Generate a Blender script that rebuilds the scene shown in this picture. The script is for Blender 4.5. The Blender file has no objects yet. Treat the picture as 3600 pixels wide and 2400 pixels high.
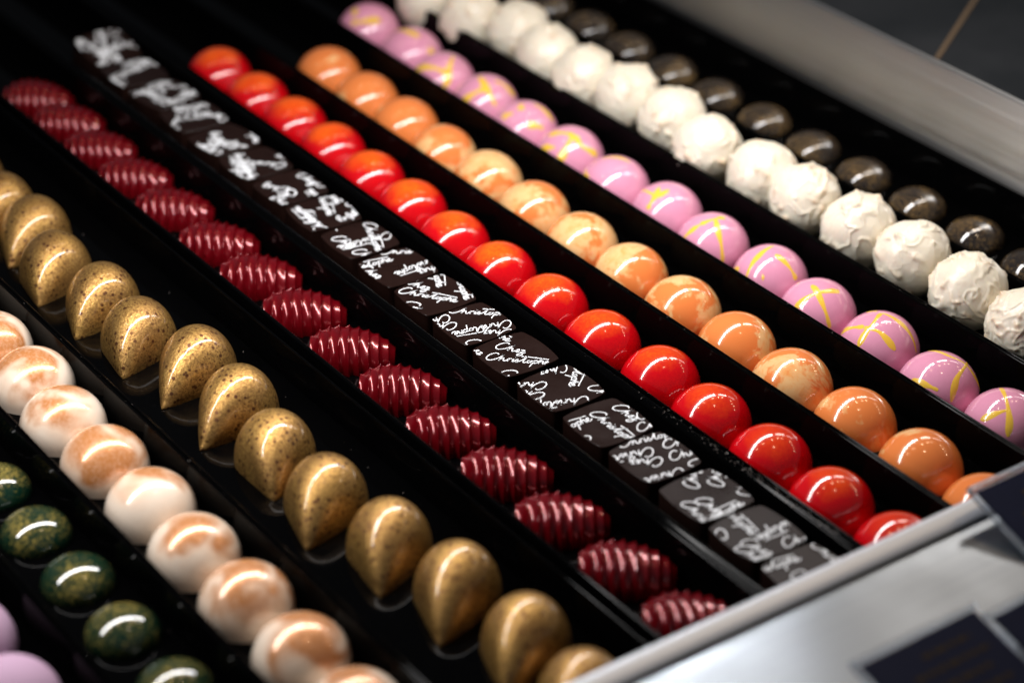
import bpy, bmesh, math, random
from mathutils import Vector, Matrix, noise

sc = bpy.context.scene
U = 0.015            # one layout unit = the 15 mm radius of a dome bonbon

# ---------------------------------------------------------------- camera, world, lights, exposure
cam_d = bpy.data.cameras.new("camera")
cam = bpy.data.objects.new("camera", cam_d)
sc.collection.objects.link(cam)
sc.camera = cam
cam_d.sensor_width = 36.0
cam_d.lens = 81.317
cam_d.clip_start = 0.01
cam_d.clip_end = 50.0
R_ = (0.81107847, -0.58473668, 0.01532117)
U_ = (0.29277035, 0.42849411, 0.85479724)
F_ = (0.50639633, 0.68882205, -0.51873591)
cam.matrix_world = Matrix(((R_[0], U_[0], -F_[0], 0), (R_[1], U_[1], -F_[1], 0),
                           (R_[2], U_[2], -F_[2], 29.287 * U), (0, 0, 0, 1)))
cam_d.dof.use_dof = True
cam_d.dof.focus_distance = 54.6 * U
cam_d.dof.aperture_fstop = 6.0

world = bpy.data.worlds.new("World")
sc.world = world
world.use_nodes = True
world.node_tree.nodes["Background"].inputs[0].default_value = (0.80, 0.88, 1.0, 1)
world.node_tree.nodes["Background"].inputs[1].default_value = 0.068

sc.view_settings.view_transform = 'Standard'
sc.view_settings.look = 'None'
sc.view_settings.exposure = 0.0
sc.view_settings.gamma = 1.0


def area_lamp(name, x0, x1, y0, y1, z, width, radiance, col):
    """a bar lamp lying from (x0,y0) to (x1,y1), facing down; all in layout units"""
    d = bpy.data.lights.new(name, 'AREA')
    d.shape = 'RECTANGLE'
    L = math.hypot(x1 - x0, y1 - y0) * U
    d.size = L
    d.size_y = width * U
    d.energy = radiance * math.pi * d.size * d.size_y
    d.color = col
    o = bpy.data.objects.new(name, d)
    sc.collection.objects.link(o)
    o.location = ((x0 + x1) / 2 * U, (y0 + y1) / 2 * U, z * U)
    o.rotation_euler = (0, 0, math.atan2(y1 - y0, x1 - x0))
    return o


# the case's own strip light (three sections over the trays) and the shop's ceiling spots
area_lamp("strip_light", -2, 38.6, 43.0, 39.6, 16, 1.35, 57, (0.99, 0.97, 0.96))
area_lamp("strip_light_short", 41.2, 49.5, 39.2, 38.6, 16, 1.3, 24, (1.0, 0.90, 0.80))
area_lamp("strip_light_far", 52.5, 66, 38.4, 37.5, 16, 1.3, 7, (1.0, 0.90, 0.84))
for x, y in ((15, 69), (65, 64), (98, 61), (124, 57), (190, 33), (191, 9), (203, -14), (204, -43), (-30, 75), (40, 20)):
    d = bpy.data.lights.new("ceiling_spot", 'POINT')
    d.shadow_soft_size = 1.6 * U
    d.energy = 3.5
    d.color = (1.0, 0.72, 0.45)
    o = bpy.data.objects.new("ceiling_spot", d)
    sc.collection.objects.link(o)
    o.location = (x * U, y * U, 120 * U)
# ---------------------------------------------------------------- layout (measured, layout units)
PINK = [(35.66, 56.31), (35.72, 54.04), (35.48, 51.97), (35.63, 50.0), (35.52, 47.91), (35.61, 45.88), (35.51, 43.71), (35.71, 41.69), (35.6, 39.67), (35.71, 37.51), (35.54, 35.53), (35.7, 33.48), (35.54, 31.33), (35.66, 29.26)]
ORANGE = [(32.87, 54.2), (32.82, 52.07), (32.81, 50.0), (32.7, 47.95), (32.8, 45.91), (32.78, 43.73), (32.79, 41.63), (32.81, 39.59), (32.81, 37.52), (32.79, 35.42), (32.75, 33.37), (32.82, 31.27), (32.85, 29.16), (32.74, 27.06)]
RED = [(30.16, 55.98), (30.17, 53.81), (30.2, 51.79), (30.21, 49.76), (30.15, 47.7), (30.15, 45.66), (30.03, 43.53), (30.09, 41.55), (30.14, 39.45), (30.14, 37.35), (30.28, 35.26), (30.18, 33.29), (30.18, 31.22), (30.14, 29.17), (30.15, 27.1)]
CREAM = [(18.0, 43.41), (17.82, 41.46), (17.84, 39.47), (17.88, 37.41), (17.83, 35.41), (17.9, 33.36), (17.92, 31.25)]
GOLD = [(21.16, 51.8, 1.75, -140.0), (21.32, 50.08, 1.7, -140.35), (20.9, 48.05, 1.62, -132.2), (21.13, 45.9, 1.63, -142.49), (21.06, 43.9, 1.69, -131.39), (21.59, 41.92, 1.82, -148.15), (21.51, 39.86, 1.82, -150.04), (21.22, 37.75, 1.7, -121.84), (21.23, 35.61, 1.79, -135.88), (21.46, 33.45, 1.74, -129.56), (21.78, 31.37, 1.85, -136.37), (21.91, 29.15, 1.75, -140.0), (21.78, 27.11, 1.75, -140.0)]
STREAKS = {
 13: [[(0.13, 0.39, 0.91), (-0.27, -0.19, 0.95), (-0.48, -0.5, 0.72), (-0.63, -0.65, 0.42)], [(-0.82, 0.05, 0.57), (-0.77, -0.02, 0.64), (-0.59, -0.18, 0.79), (-0.38, -0.31, 0.87)]],
 12: [[(0.15, 0.56, 0.81), (0.18, -0.04, 0.98), (0.46, -0.36, 0.81), (0.55, -0.6, 0.58), (0.71, -0.69, 0.16)], [(0.65, -0.24, 0.72), (-0.02, -0.61, 0.79), (-0.28, -0.76, 0.59), (-0.42, -0.85, 0.33)], [(-0.8, 0.1, 0.59), (-0.73, -0.3, 0.62), (-0.6, -0.56, 0.57)]],
 11: [[(-0.01, 0.52, 0.85), (0.12, 0.31, 0.94)], [(0.07, 0.12, 0.99), (-0.36, -0.05, 0.93), (-0.67, -0.1, 0.74), (-0.86, -0.13, 0.49)], [(0.1, 0.1, 0.99), (0.23, -0.28, 0.93), (0.34, -0.6, 0.73), (0.36, -0.89, 0.29)], [(-0.54, 0.79, 0.29), (-0.62, 0.41, 0.67), (-0.54, 0.06, 0.84)], [(-0.55, 0.04, 0.83), (-0.43, -0.27, 0.86), (-0.37, -0.53, 0.77), (-0.29, -0.8, 0.53)]],
 10: [[(-0.22, 0.07, 0.97), (-0.27, -0.15, 0.95), (-0.37, -0.5, 0.78), (-0.4, -0.72, 0.57), (-0.4, -0.88, 0.27)], [(0.26, -0.42, 0.87), (-0.13, -0.31, 0.94), (-0.4, -0.2, 0.89), (-0.64, -0.11, 0.76), (-0.84, -0.04, 0.54)]],
 9: [[(0.16, 0.12, 0.98), (-0.34, 0.05, 0.94), (-0.65, 0.01, 0.76), (-0.87, -0.06, 0.48)], [(-0.1, -0.23, 0.97), (0.0, -0.57, 0.82), (0.05, -0.76, 0.65), (0.08, -0.87, 0.48)], [(-0.64, 0.74, 0.2), (-0.81, 0.3, 0.51)], [(-0.69, -0.42, 0.58), (-0.65, -0.48, 0.6)]],
 8: [[(-0.85, 0.21, 0.49), (-0.66, 0.1, 0.74), (-0.45, 0.01, 0.89)], [(-0.05, -0.11, 0.99), (-0.25, -0.48, 0.84), (-0.34, -0.73, 0.59), (-0.4, -0.9, 0.18)], [(-0.45, 0.01, 0.89), (-0.05, -0.11, 0.99), (0.25, -0.14, 0.96)]],
 7: [[(-0.33, 0.7, 0.63), (-0.47, -0.08, 0.88), (-0.11, -0.18, 0.98)], [(-0.47, -0.08, 0.88), (-0.22, 0.11, 0.97)], [(-0.47, -0.08, 0.88), (-0.79, -0.14, 0.59)]],
 6: [[(-0.43, 0.7, 0.56), (-0.67, 0.46, 0.58), (-0.83, 0.12, 0.55)], [(-0.19, 0.32, 0.93), (0.11, 0.07, 0.99), (0.31, -0.26, 0.92)]],
 5: [[(-0.1, -0.28, 0.95), (-0.07, -0.66, 0.75), (0.31, -0.84, 0.45)], [(-0.1, -0.28, 0.95), (-0.55, -0.49, 0.68), (-0.76, -0.52, 0.39)], [(-0.83, 0.26, 0.49), (-0.68, -0.2, 0.7)], [(-0.48, 0.34, 0.81), (-0.29, 0.0, 0.96), (-0.1, -0.28, 0.95)]],
 4: [[(-0.7, 0.11, 0.71), (-0.49, -0.09, 0.87)], [(-0.11, 0.02, 0.99), (-0.28, -0.19, 0.94)], [(0.24, -0.13, 0.96), (0.44, -0.42, 0.79), (0.53, -0.65, 0.54)], [(-0.37, -0.63, 0.69), (-0.15, -0.74, 0.65), (0.04, -0.84, 0.55)]],
 3: [[(-0.13, 0.13, 0.98), (-0.26, -0.43, 0.86), (-0.24, -0.85, 0.47)], [(-0.86, -0.13, 0.49), (-0.58, -0.3, 0.76), (-0.26, -0.43, 0.86)], [(0.14, -0.3, 0.94), (0.41, -0.5, 0.76), (0.54, -0.69, 0.48)]],
 2: [[(0.24, -0.19, 0.95), (-0.19, -0.58, 0.79), (-0.37, -0.77, 0.53), (-0.54, -0.79, 0.3)], [(-0.74, 0.37, 0.57), (-0.55, -0.21, 0.81), (-0.31, -0.61, 0.73)]],
 1: [[(-0.3, 0.59, 0.75), (-0.16, -0.01, 0.99), (0.02, -0.45, 0.89)], [(0.28, -0.78, 0.57), (0.06, -0.86, 0.51)]],
 0: [[(-0.74, -0.18, 0.65), (-0.49, -0.46, 0.74), (0.01, -0.67, 0.74)], [(-0.38, 0.22, 0.9), (-0.55, -0.13, 0.83)]],
}
WORDS = {
 6: [(1, 's', -0.74, 0.2, -43), (0, 's', -0.27, 0.49, -53), (1, 'e', 0.19, 0.51, -69), (0, 'e', -0.75, 0.41, -88), (0, 's', -0.79, -0.47, -80)],
 5: [(1, 's', -0.11, 0.37, 149), (0, 's', -0.42, 0.0, 133), (1, 's', 0.29, -0.64, 161), (1, 'e', 0.17, -0.06, -137), (1, 's', 0.46, -0.34, -78), (0, 's', 0.7, 0.79, 177)],
 7: [(1, 's', -0.24, 0.78, -40), (1, 's', 0.81, -0.35, 168), (0, 's', 0.62, -0.76, 151), (1, 's', -0.27, 0.7, 174), (0, 's', -0.31, 0.27, 155), (1, 's', -0.72, -0.6, -71)],
 8: [(1, 's', -0.72, 0.6, -52), (0, 's', -0.36, 0.94, -64), (1, 'e', 0.23, 0.26, -117), (1, 'e', 0.44, -0.63, -113), (0, 's', -0.82, 0.11, -103)],
 9: [(1, 'e', 0.11, 0.35, -7), (1, 's', -0.03, 0.79, -28), (1, 's', 1.27, -0.08, -176), (0, 's', 1.03, -0.46, 179), (0, 'e', -0.72, -0.23, -76)],
 10: [(1, 's', 0.52, 0.68, -110), (1, 's', 0.83, -0.1, 176), (0, 's', -0.58, -0.46, -66), (1, 'e', 0.23, 0.78, -9), (0, 's', -0.64, 0.42, -69)],
 4: [(1, 's', -0.15, 0.53, -87), (0, 's', 0.42, 0.44, -81), (1, 'e', -0.21, 0.26, -1), (1, 's', 0.63, -0.34, -3), (1, 's', 0.31, -0.69, -14), (0, 's', -0.64, -0.28, 133)],
 3: [(1, 's', -0.42, 0.71, -11), (0, 's', 0.37, 0.15, -17), (1, 's', 0.2, -0.33, -8), (1, 's', 0.19, 0.34, 168), (0, 's', 0.13, -0.1, 157), (1, 's', 0.22, -0.65, 173), (1, 's', 0.37, -0.63, -55)],
 2: [(1, 's', 0.52, 0.01, 63), (0, 's', 0.03, 0.26, 59), (0, 's', -0.38, 0.0, -79), (1, 's', -0.67, 0.1, -92), (1, 'e', 0.47, -0.72, 7), (1, 's', 0.88, -0.61, 80)],
 1: [(1, 's', 1.39, 0.04, -176), (0, 's', -0.57, -0.04, -72), (1, 's', 0.12, -0.72, -7), (1, 'e', -0.17, 0.0, -94), (1, 's', -0.51, 0.58, -171), (0, 's', -0.8, -0.12, -78)],
 0: [(1, 'e', 0.14, 0.43, -8), (1, 's', 0.62, 0.74, -92), (0, 's', 0.86, 0.67, -86), (1, 's', -0.5, 0.11, -48)],
}
WHITE = [(37.56, 55.82), (37.8, 53.79), (38.35, 52.13), (38.09, 50.22), (38.03, 48.36), (38.3, 46.7), (38.36, 44.75), (38.02, 42.83), (38.23, 40.77), (38.25, 39.1), (38.27, 37.07), (38.39, 35.22), (38.34, 33.21), (38.29, 31.22)]

# ---------------------------------------------------------------- helpers
def link(o, parent=None):
    sc.collection.objects.link(o)
    if parent is not None:
        o.parent = parent
    return o


def mesh_obj(name, verts, faces, mats, parent=None, smooth=True, angle=40, mat_idx=None):
    me = bpy.data.meshes.new(name)
    me.from_pydata([(v[0] * U, v[1] * U, v[2] * U) for v in verts], [], faces)
    if not isinstance(mats, (list, tuple)):
        mats = [mats]
    for m in mats:
        me.materials.append(m)
    if mat_idx:
        for p, i in zip(me.polygons, mat_idx):
            p.material_index = i
    bm = bmesh.new()
    bm.from_mesh(me)
    bmesh.ops.recalc_face_normals(bm, faces=bm.faces)
    bm.to_mesh(me)
    bm.free()
    if smooth:
        for p in me.polygons:
            p.use_smooth = True
        me.set_sharp_from_angle(angle=math.radians(angle))
    o = bpy.data.objects.new(name, me)
    return link(o, parent)


def tag(o, label, cat, group=None, kind=None):
    o["label"] = label
    o["category"] = cat
    if group:
        o["group"] = group
    if kind:
        o["kind"] = kind
    return o


def at(o, x, y, z=0.0, rz=0.0, s=1.0):
    o.location = (x * U, y * U, z * U)
    o.rotation_euler = (0, 0, rz)
    o.scale = (s, s, s)
    return o


def copy_tree(o):
    c = o.copy()
    sc.collection.objects.link(c)
    for ch in list(o.children):
        k = ch.copy()
        sc.collection.objects.link(k)
        k.parent = c
        k.matrix_parent_inverse = ch.matrix_parent_inverse.copy()
    return c


# ---------------------------------------------------------------- materials
class Mat:
    def __init__(s, name):
        s.m = bpy.data.materials.new(name)
        s.m.use_nodes = True
        s.nt = s.m.node_tree
        s.b = s.nt.nodes["Principled BSDF"]

    def n(s, t, **kw):
        nd = s.nt.nodes.new(t)
        for k, v in kw.items():
            setattr(nd, k, v)
        return nd

    def put(s, sock, v):
        if hasattr(v, "is_output") or isinstance(v, bpy.types.NodeSocket):
            s.nt.links.new(v, sock)
        elif isinstance(v, (tuple, list)) and len(v) == 3 and sock.type == 'RGBA':
            sock.default_value = (*v, 1)
        else:
            sock.default_value = v

    def set(s, **kw):
        nm = dict(col="Base Color", rough="Roughness", metal="Metallic", coat="Coat Weight", coatr="Coat Roughness",
                  ior="IOR", trans="Transmission Weight", sss="Subsurface Weight", sssr="Subsurface Radius",
                  ssss="Subsurface Scale", normal="Normal", spec="Specular IOR Level", aniso="Anisotropic",
                  anisor="Anisotropic Rotation", sheen="Sheen Weight", tangent="Tangent", alpha="Alpha")
        for k, v in kw.items():
            s.put(s.b.inputs[nm[k]], v)
        return s

    def coords(s, scale=1.0, rand=True, stretch=None):
        tc = s.n("ShaderNodeTexCoord")
        mp = s.n("ShaderNodeMapping")
        s.nt.links.new(tc.outputs["Object"], mp.inputs[0])
        k = scale / U
        mp.inputs["Scale"].default_value = (k, k, k) if stretch is None else tuple(k * q for q in stretch)
        if rand:
            oi = s.n("ShaderNodeObjectInfo")
            mu = s.n("ShaderNodeMath", operation='MULTIPLY')
            s.nt.links.new(oi.outputs["Random"], mu.inputs[0])
            mu.inputs[1].default_value = 57.0
            cb = s.n("ShaderNodeCombineXYZ")
            for i in range(3):
                s.nt.links.new(mu.outputs[0], cb.inputs[i])
            s.nt.links.new(cb.outputs[0], mp.inputs["Location"])
        return mp.outputs[0]

    def noise(s, vec, scale=1.0, detail=3.0, rough=0.5, dist=0.0):
        t = s.n("ShaderNodeTexNoise")
        s.nt.links.new(vec, t.inputs["Vector"])
        t.inputs["Scale"].default_value = scale
        t.inputs["Detail"].default_value = detail
        t.inputs["Roughness"].default_value = rough
        t.inputs["Distortion"].default_value = dist
        return t.outputs["Fac"]

    def voro(s, vec, scale, rand=1.0):
        t = s.n("ShaderNodeTexVoronoi")
        s.nt.links.new(vec, t.inputs["Vector"])
        t.inputs["Scale"].default_value = scale
        t.inputs["Randomness"].default_value = rand
        return t.outputs["Distance"]

    def ramp(s, fac, stops, interp='LINEAR'):
        r = s.n("ShaderNodeValToRGB")
        s.put(r.inputs[0], fac)
        cr = r.color_ramp
        cr.interpolation = interp
        while len(cr.elements) < len(stops):
            cr.elements.new(0.5)
        for e, (p, c) in zip(cr.elements, stops):
            e.position = p
            e.color = (c, c, c, 1) if not isinstance(c, (tuple, list)) else (*c, 1)
        return r.outputs[0]

    def mix(s, fac, a, b):
        m = s.n("ShaderNodeMix", data_type='RGBA')
        s.put(m.inputs["Factor"], fac)
        s.put(m.inputs["A"] if False else m.inputs[6], a)
        s.put(m.inputs[7], b)
        return m.outputs[2]

    def math(s, op, a, b=0.0, clamp=False):
        m = s.n("ShaderNodeMath", operation=op)
        m.use_clamp = clamp
        s.put(m.inputs[0], a)
        s.put(m.inputs[1], b)
        return m.outputs[0]

    def height(s):
        tc = s.n("ShaderNodeTexCoord")
        sp = s.n("ShaderNodeSeparateXYZ")
        s.nt.links.new(tc.outputs["Object"], sp.inputs[0])
        return s.math('MULTIPLY', sp.outputs["Z"], 1.0 / U)

    def prop(s, name):
        a = s.n("ShaderNodeAttribute", attribute_type='OBJECT', attribute_name=name)
        return a.outputs["Fac"]

    def bump(s, h, strength=0.3, dist=0.05):
        b = s.n("ShaderNodeBump")
        b.inputs["Strength"].default_value = strength
        b.inputs["Distance"].default_value = dist * U
        s.put(b.inputs["Height"], h)
        return b.outputs[0]


# glossy black tray plastic with faint dust and rubbed patches
m = Mat("black_tray_plastic")
v = m.coords(1, rand=False)
dust = m.ramp(m.noise(v, 9.0, 4, 0.7), [(0.60, 0.0), (0.80, 1.0)])
m.set(col=m.mix(dust, (0.0008, 0.0008, 0.0009), (0.003, 0.003, 0.0034)),
      rough=m.ramp(m.noise(v, 2.0, 4, 0.6), [(0.35, 0.03), (0.75, 0.10)]), spec=0.06, ior=1.36)
M_TRAY = m.m

m = Mat("red_shell")
v = m.coords(1)
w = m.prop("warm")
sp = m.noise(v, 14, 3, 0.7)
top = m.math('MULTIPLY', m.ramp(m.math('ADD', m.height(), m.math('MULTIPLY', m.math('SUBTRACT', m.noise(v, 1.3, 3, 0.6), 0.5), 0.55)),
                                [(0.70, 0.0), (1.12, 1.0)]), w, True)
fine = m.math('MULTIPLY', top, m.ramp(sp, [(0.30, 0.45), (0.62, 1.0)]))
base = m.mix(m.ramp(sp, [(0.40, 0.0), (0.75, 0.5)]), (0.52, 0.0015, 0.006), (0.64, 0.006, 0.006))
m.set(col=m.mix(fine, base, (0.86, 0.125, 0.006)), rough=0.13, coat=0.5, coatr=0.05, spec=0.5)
M_RED = m.m

m = Mat("orange_shell")
v = m.coords(1)
nz = m.math('ADD', m.noise(v, 0.95, 5, 0.62, 0.5), m.math('SUBTRACT', m.prop("patch"), 0.5))
edge = m.ramp(nz, [(0.52, 0.0), (0.575, 0.9)])
mott = m.noise(v, 3.5, 4, 0.65, 1.0)
cream = m.mix(m.ramp(mott, [(0.45, 0.0), (0.75, 1.0)]), (0.80, 0.50, 0.23), (0.80, 0.33, 0.09))
m.set(col=m.mix(edge, (0.76, 0.215, 0.055), cream), rough=0.15, coat=0.6, coatr=0.04)
M_ORANGE = m.m

m = Mat("pink_shell")
v = m.coords(1)
m.set(col=m.mix(m.noise(v, 11, 3, 0.7), (0.70, 0.28, 0.42), (0.76, 0.325, 0.47)), rough=0.12, coat=0.6, coatr=0.04, spec=0.5)
M_PINK = m.m
m = Mat("yellow_streak")
m.set(col=(0.88, 0.54, 0.06), rough=0.2, coat=0.6, coatr=0.05)
M_YEL = m.m

m = Mat("white_chocolate")
a = m.n("ShaderNodeAttribute", attribute_type='GEOMETRY', attribute_name="peak")
v = m.coords(1)
m.set(col=m.mix(m.math('MULTIPLY', a.outputs["Fac"], m.ramp(m.noise(v, 2.0, 3), [(0.38, 0.2), (0.6, 1.0)])), (0.81, 0.74, 0.61), (0.64, 0.43, 0.25)),
      rough=0.36, coat=0.15, coatr=0.2, sss=0.25, sssr=(0.004, 0.0028, 0.0018), ssss=0.5,
      normal=m.bump(m.noise(v, 6, 3, 0.5), 0.10, 0.04))
M_WHITE = m.m

m = Mat("dark_speckled_shell")
v = m.coords(1)
den = m.math('ADD', m.math('MULTIPLY', m.noise(v, 1.1, 2), 0.30), m.math('MULTIPLY', m.noise(v, 19, 2, 0.8), 0.85))
sp = m.ramp(den, [(0.61, 0.0), (0.74, 1.0)])
m.set(col=m.mix(sp, (0.022, 0.018, 0.016), (0.28, 0.17, 0.06)), rough=0.09, coat=0.7, coatr=0.04)
M_DARK = m.m

m = Mat("green_speckled_shell")
v = m.coords(1)
den = m.math('ADD', m.math('MULTIPLY', m.noise(v, 1.0, 2), 0.35),
             m.math('ADD', m.math('MULTIPLY', m.noise(v, 15, 3, 0.75), 0.72), m.math('MULTIPLY', m.height(), 0.10)))
sp = m.ramp(den, [(0.58, 0.0), (0.76, 1.0)])
m.set(col=m.mix(sp, (0.004, 0.020, 0.011), (0.30, 0.22, 0.05)), rough=0.11, coat=0.7, coatr=0.04)
M_GREEN = m.m

m = Mat("cream_brushed_shell")
v = m.coords(1)
big = m.math('ADD', m.math('MULTIPLY', m.noise(v, 0.85, 2, 0.5, 0.6), 1.2), m.math('MULTIPLY', m.math('SUBTRACT', m.height(), 0.80), 0.34))
msk = m.ramp(big, [(0.53, 0.0), (0.70, 0.92)])
gr = m.ramp(m.noise(v, 13, 2, 0.6), [(0.3, 0.72), (0.6, 1.0)])
msk = m.math('MULTIPLY', msk, gr)
hz = m.ramp(big, [(0.40, 0.0), (0.56, 0.30)])
base = m.mix(hz, (0.78, 0.65, 0.53), (0.70, 0.38, 0.20))
m.set(col=m.mix(msk, base, (0.54, 0.19, 0.04)), metal=m.math('MULTIPLY', msk, 0.3), rough=0.26, coat=0.6, coatr=0.05,
      normal=m.bump(m.noise(v, 22, 2), 0.05, 0.02))
M_CREAM = m.m

m = Mat("lilac_velvet_shell")
v = m.coords(1)
m.set(col=(0.44, 0.29, 0.41), rough=0.75, spec=0.15, normal=m.bump(m.noise(v, 40, 2), 0.2, 0.01))
M_LILAC = m.m

m = Mat("gold_shell")
v = m.coords(1)
g1 = m.noise(v, 16, 4, 0.75)
col = m.mix(m.ramp(g1, [(0.35, 0.0), (0.65, 1.0)]), (0.17, 0.080, 0.017), (0.66, 0.39, 0.11))
tone = m.ramp(m.noise(v, 1.0, 2), [(0.35, 0.0), (0.7, 0.55)])
col = m.mix(tone, col, (0.23, 0.115, 0.04))
vd = m.voro(v, 6.2)
v2 = m.voro(v, 13.0)
spot2 = m.math('MULTIPLY', m.ramp(v2, [(0.18, 1.0), (0.30, 0.0)]), m.ramp(m.noise(v, 1.8, 2), [(0.42, 0.0), (0.55, 0.9)]))
col = m.mix(spot2, col, (0.13, 0.05, 0.012))
spot = m.math('MULTIPLY', m.ramp(vd, [(0.22, 1.0), (0.33, 0.0)]), m.ramp(m.noise(v, 1.5, 2), [(0.36, 0.0), (0.50, 1.0)]))
col = m.mix(spot, col, (0.10, 0.035, 0.012))
m.set(col=col, metal=0.75, rough=m.ramp(g1, [(0.3, 0.48), (0.7, 0.36)]), coat=0.7, coatr=0.09,
      normal=m.bump(g1, 0.5, 0.03))
M_GOLD = m.m

m = Mat("burgundy_shell")
v = m.coords(1)
m.set(col=m.mix(m.noise(v, 8, 4, 0.7), (0.105, 0.0006, 0.003), (0.20, 0.002, 0.007)), metal=0.4, rough=0.22, coat=0.6, coatr=0.05,
      normal=m.bump(m.noise(v, 30, 2), 0.08, 0.01))
M_BURG = m.m

m = Mat("dark_chocolate")
v = m.coords(1)
n1 = m.noise(v, 1.6, 4, 0.6)
m.set(col=m.mix(n1, (0.008, 0.0032, 0.0024), (0.015, 0.0062, 0.0046)),
      rough=m.ramp(n1, [(0.3, 0.26), (0.75, 0.40)]), spec=0.15, normal=m.bump(m.noise(v, 5, 5, 0.6), 0.08, 0.03))
M_CHOC = m.m
m = Mat("white_cocoa_butter_print")
m.set(col=(0.84, 0.86, 0.90), rough=0.45)
M_PRINT = m.m

m = Mat("brushed_steel")
v = m.coords(1, rand=False, stretch=(1.0, 0.02, 9.0))
st = m.noise(v, 3.0, 4, 0.65)
tg = m.n("ShaderNodeCombineXYZ")
tg.inputs[2].default_value = 1.0
m.set(col=m.mix(st, (0.72, 0.70, 0.68), (0.99, 0.98, 0.96)), metal=1.0, rough=m.ramp(st, [(0.35, 0.30), (0.65, 0.46)]), aniso=0.75,
      tangent=tg.outputs[0], normal=m.bump(st, 0.04, 0.02))
M_BACK = m.m
m = Mat("satin_steel")
v = m.coords(1, rand=False, stretch=(0.04, 5.0, 5.0))
st = m.noise(v, 2.0, 3, 0.6)
v2 = m.coords(1, rand=False)
tg = m.n("ShaderNodeCombineXYZ")
tg.inputs[1].default_value = 1.0
m.set(col=m.mix(st, (0.29, 0.325, 0.37), (0.38, 0.415, 0.46)), metal=1.0, rough=m.ramp(m.noise(v2, 0.5, 4, 0.6), [(0.3, 0.30), (0.7, 0.40)]), aniso=0.8,
      tangent=tg.outputs[0])
M_LEDGE = m.m
m = Mat("polished_steel_rail")
m.set(col=(0.58, 0.61, 0.67), metal=0.5, rough=0.34)
M_RAIL = m.m
m = Mat("dark_steel")
m.set(col=(0.05, 0.04, 0.035), metal=0.8, rough=0.45)
M_DSTEEL = m.m
m = Mat("black_base")
m.set(col=(0.002, 0.002, 0.002), rough=0.6, spec=0.2)
M_BASE = m.m
m = Mat("dark_counter")
v = m.coords(1, rand=False)
m.set(col=m.mix(m.ramp(m.noise(v, 0.16, 4, 0.6), [(0.35, 0.0), (0.75, 1.0)]), (0.010, 0.012, 0.014), (0.030, 0.032, 0.036)), rough=0.32, spec=0.4)
M_COUNTER = m.m
m = Mat("brass_strip")
m.set(col=(0.13, 0.09, 0.055), rough=0.5)
M_BRASS = m.m
m = Mat("navy_card")
v = m.coords(1)
m.set(col=m.mix(m.noise(v, 3, 3), (0.003, 0.005, 0.020), (0.005, 0.008, 0.028)), rough=0.6, spec=0.12)
M_NAVY = m.m
m = Mat("gold_ink")
m.set(col=(0.034, 0.022, 0.009), rough=0.6, spec=0.1)
M_INK = m.m
m = Mat("clear_acrylic")
m.set(col=(0.86, 0.92, 1.0), rough=0.08, trans=0.85, ior=1.45)
M_ACR = m.m
m = Mat("chocolate_crumb")
v = m.coords(1, rand=False)
m.set(col=m.mix(m.noise(v, 30, 2), (0.05, 0.03, 0.02), (0.42, 0.38, 0.36)), rough=0.5)
M_CRUMB = m.m


# ---------------------------------------------------------------- the case: base, front rail and ledge, back panel
def extrude_x(profile, x0, x1):
    n = len(profile)
    vs = [(x0, y, z) for y, z in profile] + [(x1, y, z) for y, z in profile]
    fs = [(i, (i + 1) % n, n + (i + 1) % n, n + i) for i in range(n)]
    fs += [tuple(range(n)), tuple(range(2 * n - 1, n - 1, -1))]
    return vs, fs


def extrude_y(profile, y0, y1):
    n = len(profile)
    vs = [(x, y0, z) for x, z in profile] + [(x, y1, z) for x, z in profile]
    fs = [(i, (i + 1) % n, n + (i + 1) % n, n + i) for i in range(n)]
    fs += [tuple(range(n)), tuple(range(2 * n - 1, n - 1, -1))]
    return vs, fs


def box(x0, x1, y0, y1, z0, z1):
    vs = [(x, y, z) for x in (x0, x1) for y in (y0, y1) for z in (z0, z1)]
    fs = [(0, 1, 3, 2), (4, 6, 7, 5), (0, 4, 5, 1), (2, 3, 7, 6), (0, 2, 6, 4), (1, 5, 7, 3)]
    return vs, fs


def join(*parts):
    V, F = [], []
    for vs, fs in parts:
        o = len(V)
        V += vs
        F += [tuple(i + o for i in f) for f in fs]
    return V, F


XL, XR = 2.0, 43.05
YF, YB = 25.95, 70.0
case = bpy.data.objects.new("display_case", None)
link(case)
tag(case, "steel framed display case with front rail and brushed back panel around the black trays", "display case")
o = mesh_obj("case_floor", *box(XL, 46, 25.2, YB + 2, -0.6, -0.16), M_BASE, case, smooth=False)
# rounded steel rail across the front
prof = [(25.97, 1.78), (25.97, 1.88), (25.945, 1.93), (25.90, 1.955), (25.84, 1.96), (25.56, 1.87), (25.50, 1.845), (25.465, 1.815), (25.465, 1.79), (25.49, 1.772), (25.54, 1.765), (25.9, 1.765)]
mesh_obj("front_rail", *extrude_x(prof, XL, 43.0), M_RAIL, case)
mesh_obj("front_wall", *box(XL, 43.0, 25.64, 25.80, -0.16, 1.764), M_DSTEEL, case, smooth=False)
# ledge in front of the rail, rolled down at its back edge
lp = [(25.60, 1.30), (25.60, 1.68), (25.56, 1.72), (25.48, 1.735), (24.9, 1.72), (8.0, 1.40), (8.0, 1.20), (24.8, 1.46), (25.3, 1.36)]
mesh_obj("front_ledge", *extrude_x(lp, XL, 43.0), M_LEDGE, case)
# brushed steel back panel standing right of the last tray, folded lip on top
bp = [(43.28, -0.16), (43.28, 3.32), (43.33, 3.39), (43.42, 3.41), (43.50, 3.36), (43.50, -0.16)]
mesh_obj("back_panel", *extrude_y(bp, 10.0, YB + 2), M_BACK, case)

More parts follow.
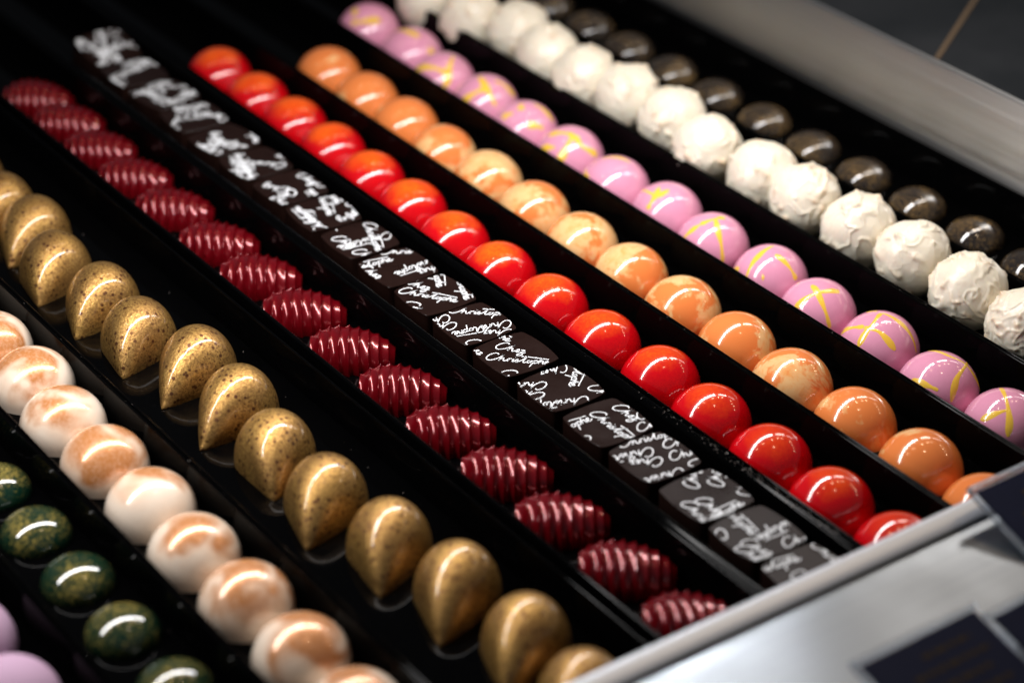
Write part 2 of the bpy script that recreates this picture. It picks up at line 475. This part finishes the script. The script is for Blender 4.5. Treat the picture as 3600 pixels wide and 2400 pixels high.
counter = mesh_obj("counter_top", *box(43.55, 160, -20, 220, 1.6, 2.0), M_COUNTER, smooth=False)
tag(counter, "dark grey polished counter beyond the steel back panel", "counter", kind="structure")
# thin brass strip lying across the counter
vs, fs = box(-0.07, 0.07, -3.3, 14, 0, 0.03)
o = mesh_obj("brass_strip", vs, fs, M_BRASS, smooth=False)
tag(o, "thin brown brass strip lying on the dark counter behind the case", "strip")
at(o, 48.6, 43.7, 2.01, -math.atan2(4.6, 2.8) + 0.0)

# ---------------------------------------------------------------- trays
def tray(name, x0, x1, label, wl=0.07, wr=0.07, h=0.95, y0=YF, y1=YB, hr=None):
    def rim(xa, xb, h=h):                 # rounded wall cross-section
        r = (xb - xa) / 2
        pts = [(xa, -0.15)]
        for k in range(7):
            a = math.pi - math.pi * k / 6
            pts.append(((xa + xb) / 2 + r * math.cos(a), h - r + r * math.sin(a)))
        pts.append((xb, -0.15))
        return pts
    parts = [extrude_y(rim(x0, x0 + wl), y0, y1), extrude_y(rim(x1 - wr, x1, hr or h), y0, y1),
             box(x0 + wl, x1 - wr, y0, y1, -0.15, -0.003)]
    parts.append(box(x0 + wl, x1 - wr, y0, y0 + 0.08, -0.002, h - 0.05))
    parts.append(box(x0 + wl, x1 - wr, y1 - 0.08, y1, -0.002, h - 0.05))
    V, F = join(*parts)
    o = mesh_obj("chocolate_tray", V, F, M_TRAY, angle=50)
    return tag(o, label, "tray", "long black trays side by side in the case")


tray("lilac", 11.3, 14.05, "long glossy black tray holding the matte lilac domes", y0=26.2)
tray("green", 14.10, 16.47, "long glossy black tray holding the green speckled domes", y0=26.2)
tray("cream", 16.50, 18.97, "long glossy black tray holding the cream and copper domes", y0=26.2)
tray("gold", 19.00, 23.24, "wide glossy black tray holding the gold drops", y0=26.0)
tray("burgundy", 23.50, 26.02, "long glossy black tray holding the ridged burgundy pieces", 0.12, 0.10, y0=26.0)
tray("squares", 26.04, 28.86, "long black tray with broad rims holding the printed dark squares", 0.30, 0.26, y0=26.0)
tray("red", 28.88, 31.40, "long glossy black tray holding the red domes", y0=26.0)
tray("orange", 31.43, 34.22, "long glossy black tray holding the marbled orange domes", y0=26.0)
tray("pink", 34.25, 37.02, "long glossy black tray holding the pink domes", y0=26.0)
tray("white", 37.05, 39.80, "long glossy black tray holding the white truffles", y0=26.0)
tray("dark", 39.83, 42.94, "long glossy black tray holding the dark speckled domes", 0.07, 0.10, y0=26.0, hr=1.17)


# ---------------------------------------------------------------- chocolates
def dome_geo(R=1.0, H=1.0, skirt=0.0, seg=64, rings=26, shape=None):
    """dome on a flat base: rings from base to apex, closed underneath"""
    V, F = [], []
    lv = []
    if skirt > 0:
        lv.append((1.0, 0.0))
    for k in range(rings):
        a = math.pi / 2 * k / rings
        lv.append((math.cos(a), math.sin(a)))
    for i, (c, s) in enumerate(lv):
        z = s * H + (0 if (skirt > 0 and i == 0) else skirt)
        for j in range(seg):
            t = 2 * math.pi * j / seg
            r = R if shape is None else shape(t, s)
            V.append((r * c * math.cos(t), r * c * math.sin(t), z))
    n = len(lv)
    for i in range(n - 1):
        for j in range(seg):
            a, b = i * seg + j, i * seg + (j + 1) % seg
            F.append((a, b, b + seg, a + seg))
    V.append((0, 0, H + skirt))
    top = len(V) - 1
    for j in range(seg):
        F.append(((n - 1) * seg + j, (n - 1) * seg + (j + 1) % seg, top))
    F.append(tuple(range(seg - 1, -1, -1)))
    return V, F


def catmull(pts, step=6):
    if len(pts) < 3:
        pts = [tuple(pts[0]), tuple((a + b) / 2 for a, b in zip(pts[0], pts[-1])), tuple(pts[-1])]
    P = [Vector(p) for p in pts]
    P = [P[0] * 2 - P[1]] + P + [P[-1] * 2 - P[-2]]
    out = []
    for i in range(1, len(P) - 2):
        p0, p1, p2, p3 = P[i - 1:i + 3]
        for k in range(step):
            t = k / step
            out.append(0.5 * ((2 * p1) + (p2 - p0) * t + (2 * p0 - 5 * p1 + 4 * p2 - p3) * t * t + (3 * p1 - p0 - 3 * p2 + p3) * t ** 3))
    out.append(P[-2].copy())
    return out


ORD = ["first", "second", "third", "fourth", "fifth", "sixth", "seventh", "eighth", "ninth", "tenth", "eleventh", "twelfth",
       "thirteenth", "fourteenth", "fifteenth", "sixteenth", "seventeenth", "eighteenth", "nineteenth"]
rnd = random.Random(11)

# red domes
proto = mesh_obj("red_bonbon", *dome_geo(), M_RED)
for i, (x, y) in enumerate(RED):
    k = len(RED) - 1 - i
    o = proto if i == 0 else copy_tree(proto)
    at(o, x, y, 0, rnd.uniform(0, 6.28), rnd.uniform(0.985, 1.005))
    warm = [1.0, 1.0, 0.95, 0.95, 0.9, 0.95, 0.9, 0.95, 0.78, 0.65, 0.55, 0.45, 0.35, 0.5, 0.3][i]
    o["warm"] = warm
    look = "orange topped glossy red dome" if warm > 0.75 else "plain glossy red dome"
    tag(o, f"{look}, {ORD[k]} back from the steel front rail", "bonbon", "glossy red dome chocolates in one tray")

# orange domes
proto = mesh_obj("orange_bonbon", *dome_geo(), M_ORANGE)
PATCH = [0.44, 0.44, 0.40, 0.47, 0.55, 0.55, 0.56, 0.56, 0.53, 0.48, 0.55, 0.45, 0.46, 0.40]
OROT = [rnd.uniform(0, 6.28) for _ in PATCH]
for i, (x, y) in enumerate(ORANGE):
    k = len(ORANGE) - 1 - i
    o = proto if i == 0 else copy_tree(proto)
    at(o, x, y, 0, OROT[i], rnd.uniform(0.99, 1.01))
    o["patch"] = PATCH[i]
    look = "orange dome marbled with much cream" if PATCH[i] > 0.52 else "mostly plain orange dome"
    tag(o, f"{look}, {ORD[k]} back from the steel front rail", "bonbon", "marbled orange dome chocolates in one tray")

# pink domes with yellow streaks
PLOOK = {13: "yellow Y shaped streaks", 12: "a thick yellow end and forked streak", 11: "four crossing yellow streaks",
         10: "a yellow cross of two streaks", 9: "two yellow streaks and a dot", 8: "a long yellow streak down its front",
         7: "a small yellow fork on top", 6: "one short yellow streak at its edge", 5: "several short yellow streaks", 4: "scattered yellow dashes",
         3: "a yellow T shaped streak", 2: "a bent yellow streak", 1: "a faint yellow band", 0: "a pale yellow band"}
base_me = None
for i, (x, y) in enumerate(PINK):
    if base_me is None:
        o = mesh_obj("pink_bonbon", *dome_geo(), M_PINK)
        base_me = o.data
    else:
        o = link(bpy.data.objects.new("pink_bonbon", base_me))
    V, F = [], []
    for si, st in enumerate(STREAKS[i]):
        pts = [p.normalized() for p in catmull(st, 8)]
        n = len(pts)
        wmax = 0.095 if i > 5 else 0.13
        row = []
        for k, p in enumerate(pts):
            t = k / (n - 1)
            w = wmax * (0.72 + 0.28 * math.sin(2.2 + 7 * t + si * 2 + i))
            w *= min(1.0, 0.55 + 6 * t) * min(1.0, 0.5 + 5 * (1 - t))
            d = (pts[min(k + 1, n - 1)] - pts[max(k - 1, 0)]).normalized()
            s = p.cross(d).normalized()
            if p.z < 0.03:
                continue
            o0 = len(V)
            for q in (-1, -0.6, 0, 0.6, 1):
                e = (p + s * w * q).normalized() * (0.999 if abs(q) == 1 else 1.004 if abs(q) < 0.9 else 1.0)
                V.append(tuple(e))
            if row:
                for c in range(4):
                    F.append((row[-1] + c, row[-1] + c + 1, o0 + c + 1, o0 + c))
            row.append(o0)
    mesh_obj("yellow_drizzle", V, F, M_YEL, o, angle=80)
    at(o, x, y, 0, 0, 1.0)
    tag(o, f"pink dome with {PLOOK[i]}, {ORD[len(PINK)-1-i]} from its row's near end", "bonbon", "pink dome chocolates with yellow streaks")

# white truffles, each with its own rough coat
for i, (x, y) in enumerate(WHITE):
    r2 = random.Random(100 + i)
    bm = bmesh.new()
    bmesh.ops.create_icosphere(bm, subdivisions=6, radius=1.0)
    off = Vector((r2.uniform(-50, 50), r2.uniform(-50, 50), r2.uniform(-50, 50)))
    spikes = []
    for _ in range(26):
        d = Vector((r2.gauss(0, 1), r2.gauss(0, 1), r2.gauss(0.35, 1))).normalized()
        t = d.cross(Vector((r2.gauss(0, 1), r2.gauss(0, 1), r2.gauss(0, 1)))).normalized()
        spikes.append((d, t, r2.uniform(0.03, 0.10), r2.uniform(0.045, 0.085)))
    lay = bm.verts.layers.float.new("peak")
    for v in bm.verts:
        p = v.co.normalized()
        h = 0.05 * noise.noise(p * 1.4 + off) + 0.014 * noise.noise(p * 3.6 + off)
        rg = 1 - abs(noise.noise(p * 1.9 + off * 1.3 + Vector((1, 1, 1)) * noise.noise(p * 2.2 - off)))
        rg = max(0.0, rg - 0.80) / 0.20
        h += 0.052 * rg ** 1.6 * max(0.0, min(1.0, 0.5 + 1.6 * noise.noise(p * 1.2 + off * 0.7)))
        fl = noise.noise(p * 2.4 + off * 0.6 + Vector((0.5, 0.2, 0.9)) * noise.noise(p * 5 + off))
        fl = (fl * 2.2 + 4.0) % 1.0                      # thin overlapping flakes with a crisp edge
        h += 0.006 * fl ** 3
        pk = 0.0
        for d, t, amp, wd in spikes:
            q = p - d
            u_ = q.dot(t)
            w_ = (q - t * u_).length
            e = math.exp(-abs(u_) / (wd * (3.2 if u_ > 0 else 0.8))) * math.exp(-(w_ / wd) ** 2)
            h += amp * e
            pk = max(pk, e * amp / 0.09)
        v.co = p * (0.965 + h)
        if v.co.z < -0.93:
            v.co.z = -0.93 - (v.co.z + 0.93) * 0.05
        v[lay] = min(1.0, 0.9 * pk ** 0.8 + 0.15 * rg)
    me = bpy.data.meshes.new("white_truffle")
    for v in bm.verts:
        v.co *= U
    bm.to_mesh(me)
    bm.free()
    for p in me.polygons:
        p.use_smooth = True
    me.materials.append(M_WHITE)
    o = link(bpy.data.objects.new("white_truffle", me))
    at(o, x, y, 0.935)
    tag(o, f"rough white chocolate truffle with small peaks, {ORD[len(WHITE)-1-i]} from its row's near end", "truffle",
        "rough white truffles in one tray")

# dark and green speckled low domes
DARK = [(41.62, 57.0), (41.6, 54.86), (41.62, 52.8), (41.62, 50.8), (41.65, 48.75), (41.68, 46.7), (41.72, 44.6), (41.7, 42.5), (41.7, 40.42),
        (41.7, 38.3), (41.75, 36.2), (41.68, 34.12), (41.7, 32.0)]
proto = mesh_obj("dark_bonbon", *dome_geo(0.80, 0.57), M_DARK)
for i, (x, y) in enumerate(DARK):
    o = proto if i == 0 else copy_tree(proto)
    at(o, x, y, 0, rnd.uniform(0, 6.28))
    tag(o, f"dark gold flecked low dome by the steel back panel, {ORD[len(DARK)-1-i]} from its row's near end", "bonbon",
        "dark gold flecked dome chocolates in one tray")
GREEN = [(15.5, 42.1), (15.53, 40.1), (15.53, 38.12), (15.52, 36.12), (15.48, 34.07), (15.5, 31.94)]
proto = mesh_obj("green_bonbon", *dome_geo(0.79, 0.60), M_GREEN)
for i, (x, y) in enumerate(GREEN):
    o = proto if i == 0 else copy_tree(proto)
    at(o, x, y, 0, rnd.uniform(0, 6.28))
    tag(o, f"dark green dome with golden flecks, {ORD[len(GREEN)-1-i]} from its row's near end", "bonbon",
        "green flecked dome chocolates in one tray")

# cream domes brushed with copper
CR = [(17.9, 47.5), (17.9, 45.45)] + CREAM + [(17.9, 29.2)]
proto = mesh_obj("cream_bonbon", *dome_geo(1.0, 0.97, 0.14), M_CREAM)
for i, (x, y) in enumerate(CR):
    o = proto if i == 0 else copy_tree(proto)
    at(o, x, y - 0.05, 0, rnd.uniform(0, 6.28))
    tag(o, f"cream dome brushed with copper orange, {ORD[len(CR)-1-i]} from its row's near end", "bonbon",
        "cream and copper dome chocolates in one tray")

# matte lilac domes
proto = mesh_obj("lilac_bonbon", *dome_geo(1.04, 1.02, 0.05), M_LILAC)
for i, (x, y) in enumerate(((12.72, 35.5), (12.66, 33.28))):
    o = proto if i == 0 else copy_tree(proto)
    at(o, x, y)
    tag(o, ["matte lilac dome at the photo's left edge, the upper of the two", "matte lilac dome in the photo's bottom left corner, the lower of the two"][i],
        "bonbon", "matte lilac dome chocolates")


# gold drops
def drop_shape(L):
    R = 0.93
    ta = math.acos(R / L)                # tangent angle seen from the centre
    def f(t, s=0.0):
        if s > 0.02:                     # the ridge softens towards the top
            wd = 0.06 + 0.38 * s
            return sum(f(t + q * wd) * math.exp(-q * q / 2) for q in (-2, -1.5, -1, -0.5, 0, 0.5, 1, 1.5, 2)) / sum(math.exp(-q * q / 2) for q in (-2, -1.5, -1, -0.5, 0, 0.5, 1, 1.5, 2))
        t = math.atan2(math.sin(t), math.cos(t))
        a = abs(t)
        if a >= ta:
            return R
        r = R / math.cos(ta - a)         # straight flank from the tangent point to the tip
        return r * (1 - 0.035 * math.exp(-(a / 0.06) ** 2))
    return f


for i, (x, y, L, ang) in enumerate([(21.2, 53.8, 1.75, -138.0)] + GOLD):
    L = min(max(L, 1.66), 1.84)
    o = mesh_obj("gold_drop_bonbon", *dome_geo(0.9, 1.20, 0.04, seg=96, rings=28, shape=drop_shape(L)), M_GOLD, angle=70)
    at(o, x, y, 0, math.radians(ang))
    k = len(GOLD) - i
    tag(o, f"gold speckled teardrop chocolate, {ORD[k]} back from the steel front rail", "bonbon",
        "gold teardrop chocolates in one tray")


# burgundy ridged cocoons
def cocoon():
    V, F = [], []
    nt, na = 150, 48
    Ln = 2.06
    N = 8.7
    for i in range(nt + 1):
        t = i / nt
        for j in range(na + 1):
            a = math.pi * j / na
            ph = N * t + 0.35 * (a / math.pi - 0.5)
            fr = ph - math.floor(ph)
            R = 0.86 * (max(0.0, 1 - ((t - 0.36) / (0.72 if t > 0.36 else 0.52)) ** 2)) ** 0.62
            R = max(R, 0.05)
            sc_ = 1.0 - 0.10 * math.sin(math.pi * fr ** 0.7) ** 0.9
            r = R * sc_
            V.append(((t - 0.5) * Ln, -r * math.cos(a) * 0.97, r * math.sin(a) * 1.02))
    w = na + 1
    for i in range(nt):
        for j in range(na):
            F.append((i * w + j, i * w + j + 1, (i + 1) * w + j + 1, (i + 1) * w + j))
    F.append(tuple(range(w)))
    F.append(tuple(nt * w + j for j in range(w)))
    F.append(tuple([i * w for i in range(nt + 1)] + [i * w + na for i in range(nt, -1, -1)]))
    return V, F


BURG = [57.3, 55.37, 53.36, 51.3, 49.06, 46.76, 44.67, 42.55, 40.37, 38.22, 36.16, 34.04, 31.95, 29.77, 27.65]
proto = mesh_obj("ridged_bonbon", *cocoon(), M_BURG, angle=60)
for i, y in enumerate(BURG):
    o = proto if i == 0 else copy_tree(proto)
    at(o, 24.95 + rnd.uniform(-0.04, 0.04), y, 0, math.radians(-37 + rnd.uniform(-3, 3)), 0.95 if i < 4 else 0.99)
    tag(o, f"burgundy ridged cocoon chocolate, {ORD[len(BURG)-1-i]} back from the steel front rail", "bonbon",
        "burgundy ridged chocolates in one tray")

# dark squares printed with white handwriting
G_C = [[(2.0, 1.75), (1.85, 2.1), (1.35, 2.1), (0.7, 1.6), (0.25, 0.8), (0.3, 0.15), (0.8, -0.05), (1.5, 0.25), (2.1, 0.8), (2.65, 1.5), (2.85, 2.0)]]
G_H = [[(2.85, 2.0), (2.5, 1.0), (2.2, 0.0)], [(2.25, 0.2), (2.6, 0.75), (2.92, 0.8), (2.9, 0.4), (2.98, 0.05), (3.25, 0.1), (3.6, 0.6)]]
CHRISTOPHE = G_C + G_H + [
    [(3.6, 0.6), (3.75, 0.9), (3.65, 0.45), (3.55, 0.0)], [(3.6, 0.3), (3.9, 0.8), (4.25, 0.85)],
    [(4.5, 0.8), (4.32, 0.2), (4.45, 0.02), (4.8, 0.45), (5.2, 0.95), (5.05, 0.6), (5.3, 0.3), (5.12, -0.02), (4.8, 0.05), (5.3, 0.15), (5.8, 0.7)],
    [(4.66, 1.22), (4.72, 1.30)],
    [(5.8, 0.7), (6.4, 1.55), (6.65, 2.1)], [(6.65, 2.1), (6.25, 1.1), (6.0, 0.35), (6.1, 0.0), (6.35, 0.05), (6.75, 0.5)],
    [(5.5, 1.72), (7.0, 1.72), (9.9, 1.45)],
    [(7.1, 0.75), (6.7, 0.6), (6.6, 0.2), (6.85, 0.0), (7.2, 0.25), (7.2, 0.65), (7.0, 0.75), (7.5, 0.6)],
    [(7.75, 0.85), (7.4, -0.3), (7.15, -1.1)], [(7.55, 0.2), (7.9, 0.8), (8.25, 0.75), (8.2, 0.25), (7.85, 0.02), (7.6, 0.15)],
    [(8.2, 0.2), (8.75, 1.2), (8.95, 1.6)], [(8.95, 1.6), (8.6, 0.6), (8.4, 0.0)], [(8.45, 0.2), (8.8, 0.75), (9.1, 0.8), (9.05, 0.3), (9.15, 0.03), (9.45, 0.3),
     (9.8, 0.55), (9.85, 0.85), (9.55, 0.8), (9.4, 0.4), (9.55, 0.03), (9.9, 0.05), (10.3, 0.4)]]
CHEZ = G_C + G_H + [
    [(3.6, 0.35), (3.95, 0.6), (3.95, 0.88), (3.65, 0.75), (3.55, 0.3), (3.8, 0.0), (4.2, 0.3)],
    [(4.3, 0.8), (4.85, 0.8), (4.4, 0.12), (4.7, 0.0), (4.8, -0.45), (4.4, -0.95), (4.0, -0.8), (4.4, -0.2), (5.1, 0.3)]]
HS = 0.81


HC, HB = 0.735, 0.082       # half width at the corners, and how far the sides bulge


def edge_x(y):
    return HC + HB * (1 - (y / HC) ** 2)


def outline(n=18):
    side = []
    for k in range(n):
        y = -HC * 0.955 + 2 * HC * 0.955 * k / (n - 1)
        side.append((edge_x(y) - 0.012 * max(0.0, abs(y) / HC - 0.85) * 6, y))
    pts = []
    for c, s in ((1, 0), (0, 1), (-1, 0), (0, -1)):
        pts += [(x * c - y * s, x * s + y * c) for x, y in side]
    return pts


def inside(x, y, m=0.0):
    x, y = abs(x) + m, abs(y) + m
    return x < edge_x(y) and y < edge_x(x)


def print_words(words, zt):
    V, F = [], []
    for wi, (w, anchor, px, py, ang) in enumerate(words):
        sc_ = 0.150
        ca, sa = math.cos(math.radians(ang)), math.sin(math.radians(ang))
        ln = 10.3 if w else 5.1
        for st in (CHRISTOPHE if w else CHEZ):
            pts = catmull([(a, b) for a, b in st], 5)
            P = []
            for p in pts:
                lx, ly = p[0] - (ln if anchor == 'e' else 0.0), p[1]
                P.append(Vector((px + sc_ * (lx * ca - ly * sa), py + sc_ * (lx * sa + ly * ca))))
            row = None
            n = len(P)
            for k, p in enumerate(P):
                if not inside(p.x, p.y, 0.02):
                    row = None
                    continue
                d = P[min(k + 1, n - 1)] - P[max(k - 1, 0)]
                if d.length < 1e-6:
                    continue
                d.normalize()
                s = Vector((-d.y, d.x)) * 0.0148
                if row is None or k == n - 1:
                    pass
                o0 = len(V)
                z = zt + 0.006 + 0.0012 * wi
                V.extend([(p.x - s.x, p.y - s.y, zt - 0.002), (p.x - s.x * 0.8, p.y - s.y * 0.8, z), (p.x + s.x * 0.8, p.y + s.y * 0.8, z), (p.x + s.x, p.y + s.y, zt - 0.002)])
                if row is not None:
                    for c in range(3):
                        F.append((row + c, row + c + 1, o0 + c + 1, o0 + c))
                row = o0
    return V, F


def square_geo(zt):
    V, F = [], []
    ol = outline()
    seg = len(ol)
    lv = [(1.0, 0.0), (0.985, 0.05), (0.985, zt * 0.6), (1.0, zt - 0.06), (1.0, zt - 0.012), (0.988, zt)]
    for s, z in lv:
        for j in range(seg):
            V.append((ol[j][0] * s, ol[j][1] * s, z))
    for i in range(len(lv) - 1):
        for j in range(seg):
            a, b = i * seg + j, i * seg + (j + 1) % seg
            F.append((a, b, b + seg, a + seg))
    # slightly dished top
    for ss, zz_ in ((0.7, zt - 0.004), (0.35, zt - 0.007)):
        for j in range(seg):
            bx, by, _ = V[(len(lv) - 1) * seg + j]
            V.append((bx * ss, by * ss, zz_))
    n0 = (len(lv) - 1) * seg
    for i in range(2):
        for j in range(seg):
            a, b = n0 + i * seg + j, n0 + i * seg + (j + 1) % seg
            F.append((a, b, b + seg, a + seg))
    F.append(tuple(n0 + 2 * seg + j for j in range(seg)))
    F.append(tuple(range(seg - 1, -1, -1)))
    return V, F


SQY = [26.9, 28.55, 30.22, 31.98, 33.66, 35.41, 37.2, 38.88, 40.55, 42.2, 43.95, 45.68, 47.40, 49.12, 50.84, 52.57, 54.33, 56.10, 57.98]
SQA = [-3, 0, 2, 5, -4, 1, 4, 0, -2, 0, 3, -4, 2, 0, 5, -3, 6, -2, 4]
me0 = None
for i, y in enumerate(SQY):
    zt = 0.90
    if me0 is None:
        o = mesh_obj("chocolate_square", *square_geo(zt), M_CHOC, angle=35)
        me0 = o.data
    else:
        o = link(bpy.data.objects.new("chocolate_square", me0))
    words = WORDS.get(i)
    rot = 0.0
    if words is None:
        r3 = random.Random(500 + i)
        words = []
        for _ in range(7):
            words.append((r3.choice((0, 1, 1)), r3.choice("se"), r3.uniform(-0.7, 0.7), r3.uniform(-0.7, 0.7), r3.uniform(0, 360)))
    V, F = print_words(words, zt)
    mesh_obj("white_print", V, F, M_PRINT, o, angle=30)
    at(o, 27.45 + rnd.uniform(-0.03, 0.03) * (i > 10), y, 0, math.radians(SQA[i] * (1.0 if i > 10 else 0.0)))
    if i == 18:
        o.rotation_euler = (math.radians(14), 0, math.radians(4))
        o.location.z = 0.22 * U
    tag(o, f"dark chocolate square printed with white handwriting, {ORD[i]} back from the steel front rail", "chocolate",
        "printed dark chocolate squares in one tray")


# ---------------------------------------------------------------- price cards in clear holders
def price_card(tl, wx, dy, tilt, label, lines, rz=0.0):
    root = bpy.data.objects.new("price_card", None)
    link(root)
    tag(root, label, "price card", "navy price cards along the front ledge")
    V, F = box(0.0, wx, -dy, 0.0, 0.0, 0.05)
    mesh_obj("card", V, F, M_NAVY, root, smooth=False)
    mesh_obj("clear_holder", *box(-0.10, wx + 0.10, -dy - 0.05, 0.02, -0.09, -0.004), M_ACR, root, smooth=False)
    pr = [(0.10 + 0.085 * math.cos(2 * math.pi * k / 14), 0.0 + 0.085 * math.sin(2 * math.pi * k / 14)) for k in range(14)]
    mesh_obj("holder_edge", *extrude_x(pr, -0.10, wx + 0.10), M_ACR, root)
    r4 = random.Random(len(label))
    V, F = [], []
    for li, (yy, xs, xe) in enumerate(lines):
        x = xs
        while x < xe:
            wl = r4.uniform(0.12, 0.34)
            x2 = min(xe, x + wl)
            b = box(x, x2, yy - 0.05, yy + 0.05, 0.0505, 0.056)
            o0 = len(V)
            V += b[0]
            F += [tuple(q + o0 for q in f) for f in b[1]]
            x = x2 + 0.07
    mesh_obj("gold_lettering", V, F, M_INK, root, smooth=False)
    at(root, *tl)
    root.rotation_euler = (math.radians(tilt), 0, rz)
    return root


price_card((30.62, 25.60, 2.35), 3.0, 2.3, 17, "navy price card in a clear holder leaning over the right end of the front rail",
           [(-0.45, 0.9, 2.2), (-0.9, 0.5, 2.6), (-1.35, 0.6, 2.4)])
price_card((24.78, 22.82, 2.40), 2.92, 2.3, 13, "navy price card with faint gold text lines, nearest the photo's bottom right corner",
           [(-0.42, 1.2, 2.4), (-0.78, 0.7, 2.6), (-1.14, 0.9, 2.3), (-1.5, 0.6, 2.5)])
price_card((28.04, 22.62, 2.20), 2.9, 2.3, 13, "navy price card cut by the photo's right edge, beside the gold lettered card",
           [(-0.45, 0.8, 2.2), (-0.9, 0.5, 2.5)])

# ---------------------------------------------------------------- crumbs
r5 = random.Random(3)
V, F = [], []


def crumb(x, y, z, s):
    o0 = len(V)
    for k in range(4):
        V.append((x + r5.uniform(-s, s), y + r5.uniform(-s, s), z + (0 if k < 3 else r5.uniform(0.5, 1.2) * s)))
    F.extend([(o0, o0 + 1, o0 + 2), (o0, o0 + 1, o0 + 3), (o0 + 1, o0 + 2, o0 + 3), (o0, o0 + 2, o0 + 3)])


for _ in range(240):                 # on the broad rim between the squares and the red domes
    crumb(r5.uniform(28.62, 28.84), 27.5 + abs(r5.gauss(0, 3.2)), 0.945, r5.uniform(0.008, 0.028))
for _ in range(160):                 # on the tray floors and thin rims
    xr = r5.choice((16.48, 18.98, 31.4, 34.23, 37.03, 39.81))
    crumb(xr + r5.uniform(-0.03, 0.03), r5.uniform(27, 52), 0.945, r5.uniform(0.006, 0.018))
for _ in range(120):
    crumb(r5.choice((r5.uniform(22.2, 23.0), r5.uniform(26.35, 26.75), r5.uniform(16.2, 16.35))), r5.uniform(28, 50), 0.0, r5.uniform(0.006, 0.022))
o = mesh_obj("crumbs", V, F, M_CRUMB, smooth=False)
tag(o, "tiny chocolate crumbs scattered on the tray rims and floors", "crumbs", kind="stuff")
